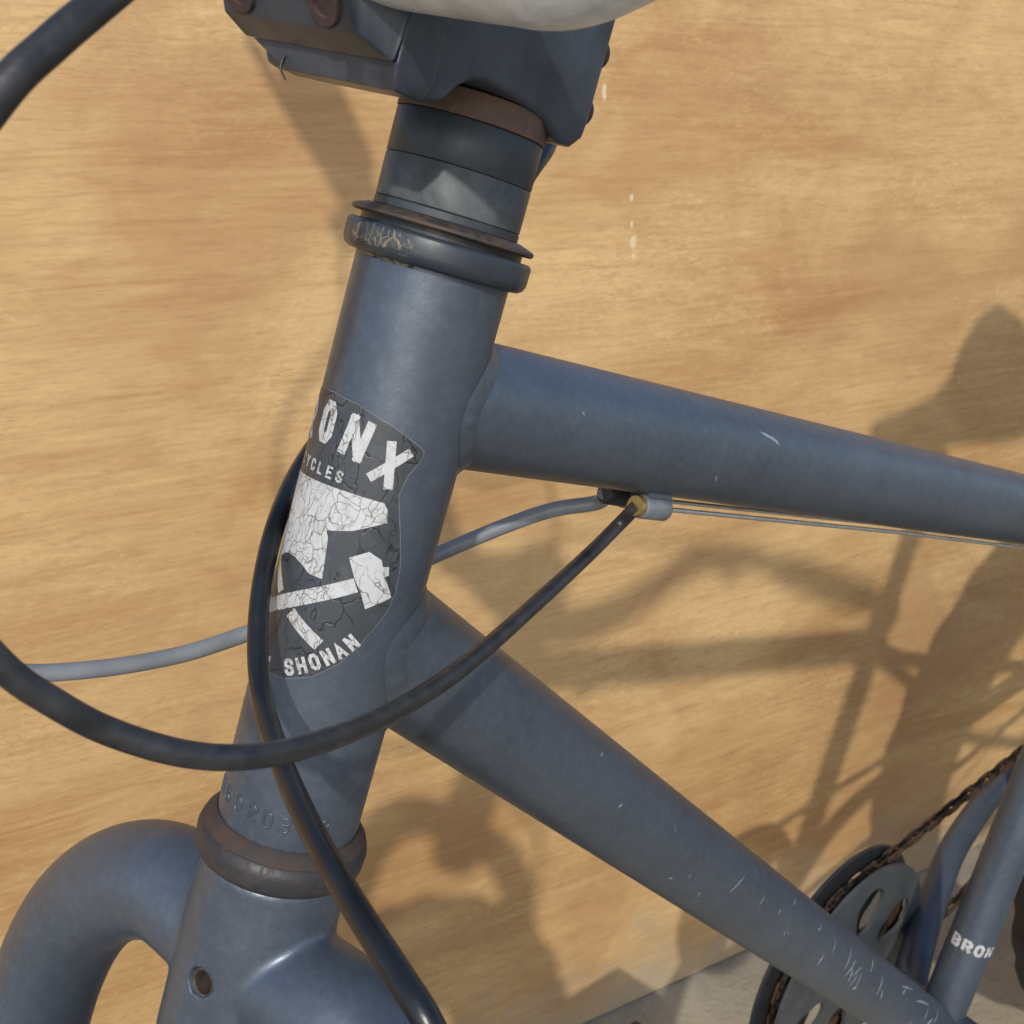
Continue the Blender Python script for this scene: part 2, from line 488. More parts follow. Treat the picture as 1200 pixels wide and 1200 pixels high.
def weld(name, org, d, r, parent, w=5.0, seed=0, ripple=0.03):
    """soft fillet weld with a faintly rippled bead where a tube of radius r meets the head tube"""
    d, a, b = frame_of(d, H)
    N, K = 240, 10
    P, RADS, NH = [], [], []
    for i in range(N):
        an = 2 * math.pi * i / N
        rad = a * math.cos(an) + b * math.sin(an)
        p0 = org + rad * (r * 0.985)
        dp = d - H * d.dot(H); pp = p0 - H * p0.dot(H)
        A = dp.dot(dp); Bq = 2 * pp.dot(dp); C = pp.dot(pp) - RH * RH
        s = (-Bq + math.sqrt(max(0, Bq * Bq - 4 * A * C))) / (2 * A)
        q = p0 + d * s
        P.append(q); RADS.append(rad); NH.append((q - H * q.dot(H)).normalized())
    T = [(P[(i + 2) % N] - P[i - 2]).normalized() for i in range(N)]
    sg = 1 if NH[0].cross(T[0]).dot(H) > 0 else -1
    bm = bmesh.new()
    rows = []
    for i in range(N):
        g = NH[i].cross(T[i]).normalized() * sg
        e = T[i].cross(RADS[i]).normalized()
        if e.dot(d) < 0: e = -e
        ww = (w + ripple * math.sin(i * 2 * math.pi / 6.0 + 0.8 * math.sin(i * 0.7)) + 0.12 * noise.noise(Vector((i * 0.3, seed, 0)))) * 0.001
        A0 = P[i] + e * ww + RADS[i] * (r * 0.015 + 0.00006)
        hp = P[i] + g * ww
        hn = (hp - H * hp.dot(H))
        A1 = H * hp.dot(H) + hn.normalized() * (RH + 0.00006)
        c = P[i] + (e + g) * ww * 0.16 + (NH[i] + RADS[i]) * 0.0006
        row = []
        for k in range(K + 1):
            t = k / K
            q = A0 * (1 - t) ** 2 + c * 2 * t * (1 - t) + A1 * t * t
            bump_ = 0.00013 * math.sin(math.pi * t) * math.sin(i * 2 * math.pi / 9.0 + 2.2 * t) * (0.4 + noise.noise(Vector((i * 0.06, seed + 3, 0))))
            row.append(bm.verts.new(q + (NH[i] + RADS[i]) * bump_))
        rows.append(row)
    for i in range(N):
        for k in range(K):
            bm.faces.new((rows[i][k], rows[(i + 1) % N][k], rows[(i + 1) % N][k + 1], rows[i][k + 1]))
    return mesh_obj(name, bm, M['paint'], parent)

weld('weld_seam', Vector((0, 0, 0)), TD, RT, top_tube, 3.0, 1)
weld('weld_seam', D0, DD, RD, down_tube, 3.4, 2)

# bottom bracket shell and rear stays
bm = bmesh.new()
add_lathe(bm, [(0.014, -0.05), (0.021, -0.05), (0.0215, -0.047), (0.0215, 0.047), (0.021, 0.05), (0.014, 0.05)], BB, Y, 48)
sharp(mesh_obj('bottom_bracket_shell', bm, M['paint'], BIKE))
def stay_pts(sgn):
    return catmull([BB + Vector((0.008, sgn * 0.026, -0.002)), BB + Vector((0.050, sgn * 0.044, -0.008)), BB + Vector((0.105, sgn * 0.064, 0.004)),
                    BB + Vector((0.165, sgn * 0.079, 0.020)), BB + Vector((0.26, sgn * 0.087, 0.030)), AXLE + Vector((-0.02, sgn * 0.09, -0.004))], 8)
for sgn in (1, -1):
    bm = bmesh.new(); add_tube(bm, stay_pts(sgn), (0.0125, 0.0085), 28)
    mesh_obj('chainstay', bm, M['paint'], BIKE)
    bm = bmesh.new()
    add_tube(bm, catmull([BB + SD * (st_len - 0.06) + Vector((0.006, sgn * 0.010, 0)), BB + SD * (st_len - 0.085) + Vector((0.06, sgn * 0.055, -0.012)),
                          BB + SD * (st_len - 0.16) + Vector((0.17, sgn * 0.08, -0.03)), AXLE + Vector((-0.01, sgn * 0.09, 0.012))], 8), (0.0095, 0.0075), 20)
    mesh_obj('seatstay', bm, M['paint'], BIKE)
# ---- fork: boss and two curved blades fused with soft weld fillets
bm = bmesh.new()
add_lathe(bm, [(0.0, -0.1895), (0.0135, -0.1895), (0.0185, -0.1868), (0.0202, -0.181), (0.0202, -0.165), (0.0200, -0.145), (0.0192, -0.1256), (0.0, -0.1256)], (0, 0, 0), H, 64)
for sgn in (1, -1):
    ctrl = [(0, -0.157, 0.0), (0.018, -0.1555, 0.0), (0.036, -0.1560, 0.0), (0.054, -0.1665, 0.0), (0.068, -0.184, 0.0), (0.0765, -0.208, 0.0), (0.0795, -0.24, 0.0),
            (0.080, -0.32, 0.0), (0.078, -0.44, 0.006), (0.074, -0.54, 0.026), (0.072, -0.590, 0.042)]
    pts = catmull([H * t + L * (sgn * l) + F * f for l, t, f in ctrl], 8)
    n = len(pts)
    rad = []
    for i in range(n):
        u = i / (n - 1)
        rad.append(0.0155 + 0.0012 * min(1, u / 0.25) if u < 0.6 else 0.0167 - 0.0062 * (u - 0.6) / 0.4)
    add_tube(bm, pts, rad, 40)
fork = mesh_obj('fork', bm, M['paint'], BIKE)
hc = H * -0.1555 + F * 0.0196 - L * 0.0028
bm = bmesh.new()
add_lathe(bm, [(0.0, 0.006), (0.0042, 0.006), (0.0042, 0.0004), (0.0036, -0.0006), (0.0036, -0.013), (0.0, -0.013)], hc, F, 32)
bmesh.ops.remove_doubles(bm, verts=bm.verts, dist=1e-6)
cutter = mesh_obj('cutter', bm, M['paint'], BIKE)
rm = fork.modifiers.new('fuse', 'REMESH'); rm.mode = 'VOXEL'; rm.voxel_size = 0.0011; rm.use_smooth_shade = True
sm = fork.modifiers.new('soften', 'SMOOTH'); sm.factor = 0.5; sm.iterations = 6
bo = fork.modifiers.new('hole', 'BOOLEAN'); bo.operation = 'DIFFERENCE'; bo.object = cutter; bo.solver = 'EXACT'
bpy.context.view_layer.update()
dg = bpy.context.evaluated_depsgraph_get()
solid = bpy.data.meshes.new_from_object(fork.evaluated_get(dg))
fork.modifiers.clear()
fork.data = solid
bpy.data.objects.remove(cutter)
bm = bmesh.new()
add_lathe(bm, [(0.0036, -0.0004), (0.0031, -0.0006), (0.0031, -0.0125), (0.0036, -0.0125)], hc, F, 32, True)
mesh_obj('bore_sleeve', bm, M['dust_cap'], fork)

# ---- headset
def ring(name, prof, mat, seg=96, parent=None):
    bm = bmesh.new()
    add_lathe(bm, [(r * 0.001, t * 0.001) for r, t in prof], (0, 0, 0), H, seg, True)
    return sharp(mesh_obj(name, bm, M[mat], parent or BIKE), 40)
cup = ring('headset_cup', [(15, 29.6), (19.0, 29.6), (20.4, 29.8), (21.4, 30.5), (21.9, 31.6), (22.0, 32.4), (22.0, 35.6), (21.8, 36.2), (21.2, 36.6), (15, 36.7)], 'cup')
ring('bearing_seal', [(15, 36.6), (19.2, 36.6), (19.2, 38.3), (15, 38.3)], 'black')
ring('dust_cap', [(15, 38.2), (21.2, 38.2), (21.7, 38.6), (21.7, 39.2), (21.2, 39.6), (18.2, 40.6), (15, 40.7)], 'dust_cap')
ring('spacer', [(14.4, 40.6), (17.0, 40.6), (17.2, 40.8), (17.2, 42.3), (17.0, 42.5), (14.4, 42.5)], 'spacer')
ring('spacer', [(14.4, 42.6), (16.95, 42.6), (17.15, 42.8), (17.15, 52.1), (16.95, 52.35), (14.4, 52.35)], 'spacer_worn')
ring('spacer', [(14.4, 52.5), (16.95, 52.5), (17.15, 52.75), (17.15, 62.15), (16.95, 62.4), (14.4, 62.4)], 'spacer')
ring('clamp_collar', [(14.4, 62.6), (17.1, 62.6), (17.3, 62.8), (17.3, 68.2), (14.4, 68.4)], 'copper')
race = ring('crown_race', [(15, -125.4), (20.6, -125.4), (21.5, -124.7), (22.0, -123.4), (22.2, -120.0), (21.8, -118.4), (21.0, -117.4), (19.8, -116.0), (18.5, -114.4), (15, -114.2)], 'race')

M['seal'] = mat_rusty('rust_streaked_seal', (0.034, 0.029, 0.028), (0.060, 0.035, 0.026), (0.38, 0.60), 150, 0.7, 0.1)
ring('race_seal', [(18.45, -114.6), (18.5, -114.0), (19.4, -114.6), (21.2, -117.0), (21.0, -117.8), (19.6, -116.4)], 'seal')
# torn remains of a sticker on the cup
def patch_on(name, parent, rad_mm, s_rng, t_rng, mat, seed, off=0.12, wr=0.25, n=(26, 20), edge=0.22):
    bm = bmesh.new(); rnd = random.Random(seed)
    vs = {}
    for i in range(n[0] + 1):
        for j in range(n[1] + 1):
            u, v = i / n[0], j / n[1]
            s = s_rng[0] + (s_rng[1] - s_rng[0]) * u; t = t_rng[0] + (t_rng[1] - t_rng[0]) * v
            k = noise.noise(Vector((s * 0.35, t * 0.35, seed)))
            o = off + wr * max(0, noise.noise(Vector((s * 0.8, t * 0.8, seed + 5))))
            rr = rad_mm(t) + o
            ph = s / rad_mm(0.5 * (t_rng[0] + t_rng[1]))
            p = (H * t + rr * (math.cos(ph) * F0 - math.sin(ph) * Y)) * 0.001
            d = min(u, 1 - u, v, 1 - v)
            vs[i, j] = (bm.verts.new(p), d + edge * k)
    for i in range(n[0]):
        for j in range(n[1]):
            q = [vs[i, j], vs[i + 1, j], vs[i + 1, j + 1], vs[i, j + 1]]
            if sum(x[1] for x in q) / 4 > 0.02:
                bm.faces.new([x[0] for x in q])
    bmesh.ops.delete(bm, geom=[v for v in bm.verts if not v.link_faces], context='VERTS')
    return mesh_obj(name, bm, mat, parent)
def cup_r(t):
    P = [(28.6, 18.3), (29.6, 19.0), (30.0, 20.6), (31.2, 21.6), (32.6, 22.0), (35.2, 22.0), (36.2, 21.6), (36.7, 20.6)]
    if t <= P[0][0]: return 18.3
    for (a, ra), (b, rb) in zip(P, P[1:]):
        if t <= b: return ra + (rb - ra) * (t - a) / (b - a)
    return 20.6
patch_on('torn_sticker', cup, cup_r, (-3.5, 14.5), (28.9, 36.2), M['residue'], 3)

# ---- head badge: wrapped film with print on it
def cyl_poly(bm, pts, off, step=0.9):
    """fill a polygon given in head tube millimetres, refined so that it follows the curve"""
    tb = bmesh.new()
    tb.faces.new([tb.verts.new((p[0], p[1], 0)) for p in pts])
    bmesh.ops.triangulate(tb, faces=tb.faces[:])
    for _ in range(7):
        es = [e for e in tb.edges if e.calc_length() > step * 2.2]
        if not es: break
        bmesh.ops.subdivide_edges(tb, edges=es, cuts=1)
        bmesh.ops.triangulate(tb, faces=[f for f in tb.faces if len(f.verts) > 3])
    mp = {v: bm.verts.new(HC(v.co.x, v.co.y, off)) for v in tb.verts}
    for f in tb.faces:
        bm.faces.new([mp[v] for v in f.verts])
    tb.free()
    return bm

def cyl_stroke(bm, pts, w, off, closed=False, step=0.7):
    P = [Vector((p[0], p[1])) for p in pts]
    n = len(P)
    def nrm(a, b):
        d = (b - a).normalized(); return Vector((-d.y, d.x))
    le, ri = [], []
    for i in range(n):
        if closed:
            n0, n1 = nrm(P[i - 1], P[i]), nrm(P[i], P[(i + 1) % n])
        else:
            n0 = nrm(P[max(i - 1, 0)], P[max(i, 1)]) if i > 0 else nrm(P[0], P[1])
            n1 = nrm(P[i], P[i + 1]) if i < n - 1 else n0
        m = (n0 + n1).normalized()
        k = w * 0.5 / max(0.45, m.dot(n0))
        le.append(P[i] + m * k); ri.append(P[i] - m * k)
    prev = None
    first = None
    idx = list(range(n)) + ([0] if closed else [])
    for a, b in zip(idx, idx[1:]):
        m = max(1, int((P[b] - P[a]).length / step))
        for j in range(m + 1):
            if j == 0 and prev is not None: continue
            u = j / m
            l2 = le[a].lerp(le[b], u); r2 = ri[a].lerp(ri[b], u); c2 = l2.lerp(r2, .5)
            cur = [bm.verts.new(HC(q.x, q.y, off)) for q in (l2, c2, r2)]
            if prev:
                bm.faces.new((prev[0], prev[1], cur[1], cur[0])); bm.faces.new((prev[1], prev[2], cur[2], cur[1]))
            prev = cur
    return bm

# block letters as strokes in a 1 x 1 cell
GL = {
 'B': [([(0, 0), (0, 1), (.75, 1), (1, .84), (1, .64), (.82, .52), (0, .52)], 0), ([(.78, .52), (1, .38), (1, .16), (.75, 0), (0, 0)], 0)],
 'R': [([(0, 0), (0, 1), (.75, 1), (1, .84), (1, .64), (.78, .48), (0, .48)], 0), ([(.5, .48), (1, 0)], 0)],
 'O': [([(.3, 0), (0, .2), (0, .8), (.3, 1), (.7, 1), (1, .8), (1, .2), (.7, 0)], 1)],
 '0': [([(.3, 0), (0, .2), (0, .8), (.3, 1), (.7, 1), (1, .8), (1, .2), (.7, 0)], 1)],
 'N': [([(0, 0), (0, 1)], 0), ([(0.02, .98), (.98, .02)], 0), ([(1, 0), (1, 1)], 0)],
 'X': [([(0, 0), (1, 1)], 0), ([(0, 1), (1, 0)], 0)],
 'C': [([(1, .78), (1, .85), (.72, 1), (.28, 1), (0, .82), (0, .18), (.28, 0), (.72, 0), (1, .15), (1, .22)], 0)],
 'Y': [([(0, 1), (.5, .5), (1, 1)], 0), ([(.5, .5), (.5, 0)], 0)],
 'L': [([(0, 1), (0, 0), (1, 0)], 0)],
 'E': [([(1, 1), (0, 1), (0, 0), (1, 0)], 0), ([(0, .52), (.85, .52)], 0)],
 'S': [([(1, .78), (1, .86), (.74, 1), (.26, 1), (0, .86), (0, .64), (.2, .54), (.8, .46), (1, .36), (1, .14), (.74, 0), (.26, 0), (0, .14), (0, .22)], 0)],
 'H': [([(0, 0), (0, 1)], 0), ([(1, 0), (1, 1)], 0), ([(0, .5), (1, .5)], 0)],
 'A': [([(0, 0), (.5, 1), (1, 0)], 0), ([(.18, .3), (.82, .3)], 0)],
 '2': [([(0, .75), (.05, .88), (.3, 1), (.7, 1), (1, .82), (1, .62), (0, 0), (1, 0)], 0)],
 '3': [([(0, .85), (.28, 1), (.72, 1), (1, .82), (1, .66), (.72, .52), (.35, .52)], 0), ([(.72, .52), (1, .36), (1, .16), (.72, 0), (.28, 0), (0, .14)], 0)],
 '6': [([(.95, .88), (.7, 1), (.3, 1), (0, .8), (0, .2), (.3, 0), (.7, 0), (1, .2), (1, .4), (.7, .56), (.3, .56), (0, .4)], 0)],
 '8': [([(.3, .53), (0, .68), (0, .85), (.3, 1), (.7, 1), (1, .85), (1, .68), (.7, .53)], 1), ([(.3, .51), (0, .36), (0, .16), (.3, 0), (.7, 0), (1, .16), (1, .36), (.7, .51)], 1)],
}
def letter(bm, ch, cx, cy, w, h, ang, sw, off, draw=None):
    ca, sa = math.cos(ang), math.sin(ang)
    for k, (pts, closed) in enumerate(GL[ch]):
        q = []
        for u, v in pts:
            px, py = (u - .5) * (w - sw), (v - .5) * (h - sw)
            q.append((cx + px * ca - py * sa, cy + px * sa + py * ca))
        # open strokes reach the cell's edge
        if not closed and len(q) >= 2:
            a, b = Vector(q[0]), Vector(q[1]); a = a + (a - b).normalized() * sw * .45; q[0] = tuple(a)
            a, b = Vector(q[-1]), Vector(q[-2]); a = a + (a - b).normalized() * sw * .45; q[-1] = tuple(a)
        (draw or cyl_stroke)(bm, q, sw, off + 0.004 * k, closed)

# film outline, symmetric about the front of the tube
half = [(0, -2.6), (8, -3.2), (16.9, -5.6), (24.2, -8.8), (25.4, -9.8), (25.4, -11.6), (23.0, -16), (22.2, -20.6), (23.4, -25), (25.1, -30), (27.4, -38), (28.0, -44), (27.2, -49), (24.6, -54), (22.2, -58.5), (18.6, -63.6), (13.5, -68.2), (7, -71.2), (0, -72.2)]
out = half + [(-s, t) for s, t in half[-2:0:-1]]
bm = bmesh.new(); cyl_poly(bm, out, 0.14)
badge = mesh_obj('badge_film', bm, M['badge'], head_tube)

M['film_edge'] = mat_simple('film_edge', (0.115, 0.125, 0.14), 0.45, 0.0, 0.3, 200, 0.1, 600)
bm = bmesh.new()
cyl_stroke(bm, out, 0.28, 0.15, True)
mesh_obj('badge_rim', bm, M['film_edge'], head_tube)
bm = bmesh.new()
for ch, s, t, ang in (('B', -18.2, -14.3, .20), ('R', -9.4, -10.8, .10), ('O', 0.2, -9.6, 0.0), ('N', 9.4, -10.6, -.16), ('X', 18.4, -14.4, -.30)):
    letter(bm, ch, s, t, 6.4 if ch != 'O' else 5.4, 10.0 if ch != 'X' else 10.4, ang, 2.15, 0.20)
mesh_obj('brand_lettering', bm, M['print'], head_tube)
bm = bmesh.new()
for i, ch in enumerate('CYCLES'):
    s = -7.0 + i * 2.95
    letter(bm, ch, s, -20.3, 1.75, 2.9, -0.004 * s, 0.55, 0.20)
mesh_obj('small_lettering', bm, M['print'], head_tube)
bm = bmesh.new()
for ch, s, t, a in (('S', 7.4, -68.0, .42), ('H', 10.4, -66.4, .52), ('O', 13.2, -64.5, .62), ('N', 15.9, -62.4, .72), ('A', 18.2, -60.2, .80), ('N', 20.4, -57.7, .90)):
    letter(bm, ch, s, t, 2.5, 4.1, a, 0.85, 0.20)
cyl_poly(bm, [(0.0, -68.3), (1.3, -68.1), (1.4, -69.4), (0.1, -69.6)], 0.20)
mesh_obj('place_lettering', bm, M['print'], head_tube)
bm = bmesh.new()
cyl_poly(bm, [(-16.5, -24.0), (-6.9, -23.9), (3, -23.3), (10.7, -23.0), (19.3, -23.2), (20.5, -24.6), (21.2, -27.6), (14, -31.4), (8.0, -33.3), (8.9, -34.9), (10.0, -44.6), (6.2, -44.6), (4.2, -43.5), (1.0, -42.6), (-1.5, -42.6), (-4, -43.4), (-6.3, -44.9), (-10, -44.6), (-8.5, -36), (-9.5, -33), (-16.5, -30.5)], 0.20)
mesh_obj('anvil_emblem', bm, M['print'], head_tube)
bm = bmesh.new()
cyl_stroke(bm, [(-8.5, -59.5), (4, -52.0), (17.9, -43.7)], 3.5, 0.205)
cyl_poly(bm, [(14.8, -37.7), (18.9, -35.2), (22.2, -36.6), (22.9, -38.2), (24.4, -38.0), (25.0, -40.0), (24.0, -40.6), (27.2, -45.4), (21.4, -49.0), (19.5, -45.4), (17.2, -42.2)], 0.212)
mesh_obj('hammer_emblem', bm, M['print'], head_tube)
bm = bmesh.new()
cyl_stroke(bm, [(-8.4, -44.5), (-5.2, -48.2), (-1.3, -52.2)], 2.7, 0.205)
cyl_stroke(bm, [(3.9, -55.3), (8.4, -57.8), (13.2, -60.2)], 3.2, 0.205)
mesh_obj('tool_handle_emblem', bm, M['print'], head_tube)

# stamped number low on the head tube: fine raised ridges of the same paint
def ridge(bm, pts, w, off, closed=False, step=.5):
    pp = list(pts) + ([pts[0]] if closed else [])
    out = []
    for (a0, b0), (a1, b1) in zip(pp, pp[1:]):
        m = max(1, int(math.hypot(a1 - a0, b1 - b0) / step))
        for j in range(m):
            out.append(HC(a0 + (a1 - a0) * j / m, b0 + (b1 - b0) * j / m, 0.02))
    out.append(HC(pp[-1][0], pp[-1][1], 0.02))
    add_tube(bm, out, w * 0.0005, 8)
bm = bmesh.new()
for ch, s in (('H', -7.6), ('6', -2.6), ('0', 2.6), ('2', 7.4), ('0', 11.9), ('3', 16.3), ('0', 20.7), ('8', 26.2)):
    letter(bm, ch, s, -107.0 + 0.3 * math.sin(s), 2.7, 4.4, 0.04 * math.sin(s * 3), 0.62, 0.0, ridge)
mesh_obj('stamped_number', bm, M['paint'], head_tube)

# pale scratches on the down tube and a scuff on the top tube
def tube_pt(org, d, r, along, ang, off=0.0):
    d, a, b = frame_of(d, (0, 0, 1))
    return org + d * along + (a * math.cos(ang) + b * math.sin(ang)) * (r + off)
def scratch(bm, org, d, r, al, an, ln, direction, w, rnd, curve=0.0):
    n = 7
    prev = None
    for i in range(n + 1):
        u = i / n - .5
        dx = ln * u * math.cos(direction) - curve * (u * u - .25) * math.sin(direction)
        dy = ln * u * math.sin(direction) + curve * (u * u - .25) * math.cos(direction)
        ww = w * (1 - (2 * abs(u)) ** 2.2) * rnd.uniform(.55, 1.1) + 0.00004
        nx, ny = -math.sin(direction), math.cos(direction)
        cur = [bm.verts.new(tube_pt(org, d, r, al + dx + s * nx * ww, an + (dy + s * ny * ww) / r, 0.00009)) for s in (-1, 0, 1)]
        if prev:
            bm.faces.new((prev[0], prev[1], cur[1], cur[0])); bm.faces.new((prev[1], prev[2], cur[2], cur[1]))
        prev = cur
SIDE = 0                                                  # set below: angle of the camera side round the tube
d_, a_, b_ = frame_of(DD, (0, 0, 1))
SIDE = math.atan2((-Y).dot(b_), (-Y).dot(a_))
UP = 1 if SIDE < 0 else -1
rnd = random.Random(11)
bm = bmesh.new()
SCR = [  # along (m), angle towards the top from the camera side (deg), length, direction, width, curve
 (.235, 10, .013, .9, .00035, .002), (.262, 12, .006, 1.2, .0003, 0), (.283, 14, .003, 1.0, .0005, 0), (.19, -30, .002, .6, .0006, 0), (.215, -28, .0035, 2.3, .0003, 0),
 (.335, 28, .005, .4, .0005, 0), (.337, 32, .004, 2.2, .0005, 0), (.36, 22, .008, 1.5, .0006, 0), (.352, -8, .008, 2.0, .0008, .002), (.385, 18, .013, 1.35, .0009, .001),
 (.392, 8, .012, 1.1, .0008, 0), (.396, 0, .010, 2.2, .0007, 0), (.402, 10, .011, .7, .0006, 0), (.404, -4, .009, 1.7, .0007, 0), (.412, -14, .004, .3, .0012, 0),
 (.41, 2, .008, 1.9, .0005, .001), (.425, 34, .010, .9, .0010, 0), (.445, 14, .012, 1.5, .0012, .003), (.452, 2, .008, 2.3, .0006, 0), (.49, 30, .010, .5, .0006, 0), (.50, 42, .03, .12, .0006, .001),
 (.535, 36, .035, .1, .0007, .002), (.545, 22, .012, .9, .0007, 0), (.555, 12, .014, .5, .0010, 0), (.53, -22, .022, .35, .0009, .001), (.522, -16, .009, 1.4, .0008, 0), (.57, 30, .018, .7, .0006, 0), (.30, 40, .006, .8, .0004, 0), (.13, 5, .002, 1, .0004, 0), (.11, 38, .0025, .9, .0005, 0)]
for al, an, ln, di, w, cv in SCR:
    scratch(bm, D0, DD, RD, al, SIDE + UP * R(an), ln, di * (-UP) * -1, w, rnd, cv)
for _ in range(24):
    scratch(bm, D0, DD, RD, rnd.uniform(.16, .60), SIDE + UP * R(rnd.uniform(-35, 55)), rnd.uniform(.001, .004), rnd.uniform(.2, 2.6), rnd.uniform(.0001, .00025), rnd, 0)
sc = mesh_obj('scratches', bm, M['scratch'], down_tube)
sc['kind'] = 'stuff'
bm = bmesh.new()
d_, a_, b_ = frame_of(TD, (0, 0, 1))
SIDE_T = math.atan2((-Y).dot(b_), (-Y).dot(a_))
UP_T = 1 if SIDE_T < 0 else -1
for al, an, ln, di, w in ((.135, 36, .010, .22, .0008), (.138, 33, .006, .4, .0005), (.112, -20, .003, .9, .0002), (.047, 20, .0014, .9, .0003)):
    scratch(bm, Vector((0, 0, 0)), TD, RT, al, SIDE_T + UP_T * R(an), ln, -UP_T * di, w, rnd, 0)
st = mesh_obj('scratches', bm, M['scratch'], top_tube)
st['kind'] = 'stuff'

# maker's band on the seat tube
def wrap_text(bm, text, org, d, r, along, ang0, h, w, gap, sw, off):
    dd, a, b = frame_of(d, (0, 0, 1))
    def pt(s, t):
        an = ang0 + s / r
        return org + dd * (along + t) + (a * math.cos(an) + b * math.sin(an)) * (r + off)
    x = -(len(text) * (w + gap) - gap) / 2
    for ch in text:
        for k, (pts, closed) in enumerate(GL[ch]):
            pp = [(x + u * (w - sw) + sw / 2, v * (h - sw) + sw / 2 - h / 2) for u, v in pts]
            if closed: pp.append(pp[0])
            for (x0, y0), (x1, y1) in zip(pp, pp[1:]):
                dx, dy = x1 - x0, y1 - y0; ln = math.hypot(dx, dy) or 1
                nx, ny = -dy / ln * sw / 2, dx / ln * sw / 2
                ex, ey = dx / ln * sw * .3, dy / ln * sw * .3
                o2 = 0.000004 * (k + 1)
                q = [pt(x0 - ex + nx, y0 - ey + ny), pt(x1 + ex + nx, y1 + ey + ny), pt(x1 + ex - nx, y1 + ey - ny), pt(x0 - ex - nx, y0 - ey - ny)]
                bm.faces.new([bm.verts.new(v) for v in q])
        x += w + gap
d_, a_, b_ = frame_of(SD, (0, 0, 1))
CAMSIDE = Vector((-0.72, -0.69, 0))
SIDE_S = math.atan2(CAMSIDE.dot(b_), CAMSIDE.dot(a_))
bm = bmesh.new()
wrap_text(bm, 'BRONX', BB, SD, RS, 0.073, SIDE_S, 0.0085, 0.0062, 0.0014, 0.0021, 0.00035)
mesh_obj('seat_tube_lettering', bm, M['print'], seat_tube)

# ---- stem
bm = bmesh.new()
prof = [(-18.0, 67.5), (-18.6, 72), (-18.0, 106), (-14, 108), (46, 108), (47.5, 104), (47.5, 64), (46, 60.2), (38, 60.2), (33.2, 61.0), (31.0, 62.6), (28.5, 65.6), (25.5, 67.6), (21.5, 68.6), (16, 68.8), (6, 68.4), (-2, 67.2), (-7, 65.2), (-9.5, 64.2), (-14.5, 64.6)]
va = [bm.verts.new(SP(f, t, -18.4)) for f, t in prof]
vb = [bm.verts.new(SP(f, t, 18.4)) for f, t in prof]
bm.faces.new(va); bm.faces.new(vb[::-1])
for i in range(len(prof)):
    j = (i + 1) % len(prof)
    bm.faces.new((va[i], va[j], vb[j], vb[i]))
bmesh.ops.recalc_face_normals(bm, faces=bm.faces)
es = [e for e in bm.edges if len(e.link_faces) == 2 and e.calc_face_angle(0) > R(50)]
bmesh.ops.bevel(bm, geom=es, offset=0.0016, segments=3, affect='EDGES', profile=0.5, clamp_overlap=True)
stem = mesh_obj('stem', bm, M['anodised'], BIKE)
stem.modifiers.new('normals', 'WEIGHTED_NORMAL')
bm = bmesh.new()
add_hull(bm, [SP(f, t, l) for f, t, l in ((38, 60, -18.6), (38, 60, 11), (46.6, 59.6, -19.2), (46.6, 59.6, 11), (49.2, 64, -20.6), (49.2, 64, 19.5), (38, 64, -20.4), (38, 64, 19.5), (38, 108, -20.4), (38, 108, 19.5), (49.2, 108, -20.6), (49.2, 108, 19.5), (40, 112, -12), (48, 112, -12), (40, 112, 11), (48, 112, 11))])
bevel(bm, 0.0006, 2)
mesh_obj('bar_clamp', bm, M['anodised'], stem).modifiers.new('normals', 'WEIGHTED_NORMAL')
bm = bmesh.new()
pts = []
for f, t, l in ((49.9, 63.8, 20.5), (55.5, 66.6, 18.5), (62.5, 77, 17), (62.5, 99, 17), (55.5, 109, 18), (49.9, 112, 20.5)):
    near = l if f < 52 else l - 3.2
    pts += [SP(f, t, -near), SP(f, t, l + (3.0 if f > 52 else 0) )]
pts += [SP(49.9, 73.5, -21.8), SP(49.9, 102, -21.8), SP(49.9, 73.5, 24), SP(49.9, 102, 24)]
add_hull(bm, pts)
bevel(bm, 0.0006, 2)
faceplate = mesh_obj('faceplate', bm, M['anodised'], stem)
faceplate.modifiers.new('normals', 'WEIGHTED_NORMAL')
fn = (F * 10.4 - H * 7.0).normalized()
for t, l in ((70.4, -8.2), (70.4, 15.0), (104, -8), (104, 15)):
    low = t < 90
    nn = fn if low else (F * 10 + H * 7).normalized()
    c = SP(57.9 if low else 58.5, t, l)
    bm = bmesh.new()
    add_lathe(bm, [(0.0, 0.0004), (0.0021, 0.0004), (0.0023, 0.0010), (0.0038, 0.0010), (0.0041, 0.0006), (0.0041, -0.004)], c, nn, 32)
    sharp(mesh_obj('bolt', bm, M['rust_bolt'], stem), 40)
for t, l in ((87.0, -13.0), (74.0, -13.0)):
    bm = bmesh.new()
    add_lathe(bm, [(0.0, 0.0042), (0.0022, 0.0042), (0.0034, 0.0036), (0.0040, 0.0022), (0.0040, -0.002)], SP(-18.4, t, l), -F, 32)
    mesh_obj('bolt', bm, M['rust_bolt'], stem)
bm = bmesh.new()
add_lathe(bm, [(0.0, 0.1145), (0.014, 0.1145), (0.017, 0.113), (0.0175, 0.108)], (0, 0, 0), H, 48)
mesh_obj('top_cap', bm, M['black'], stem)
# a thin bristle caught in the clamp gap
bm = bmesh.new()
add_tube(bm, catmull([SP(48, 62, 10.6), SP(48.6, 59.6, 10.2), SP(47.8, 57.6, 9.0)], 4), (0.0004, 0.0002), 8)
mesh_obj('bristle', bm, M['black'], stem)

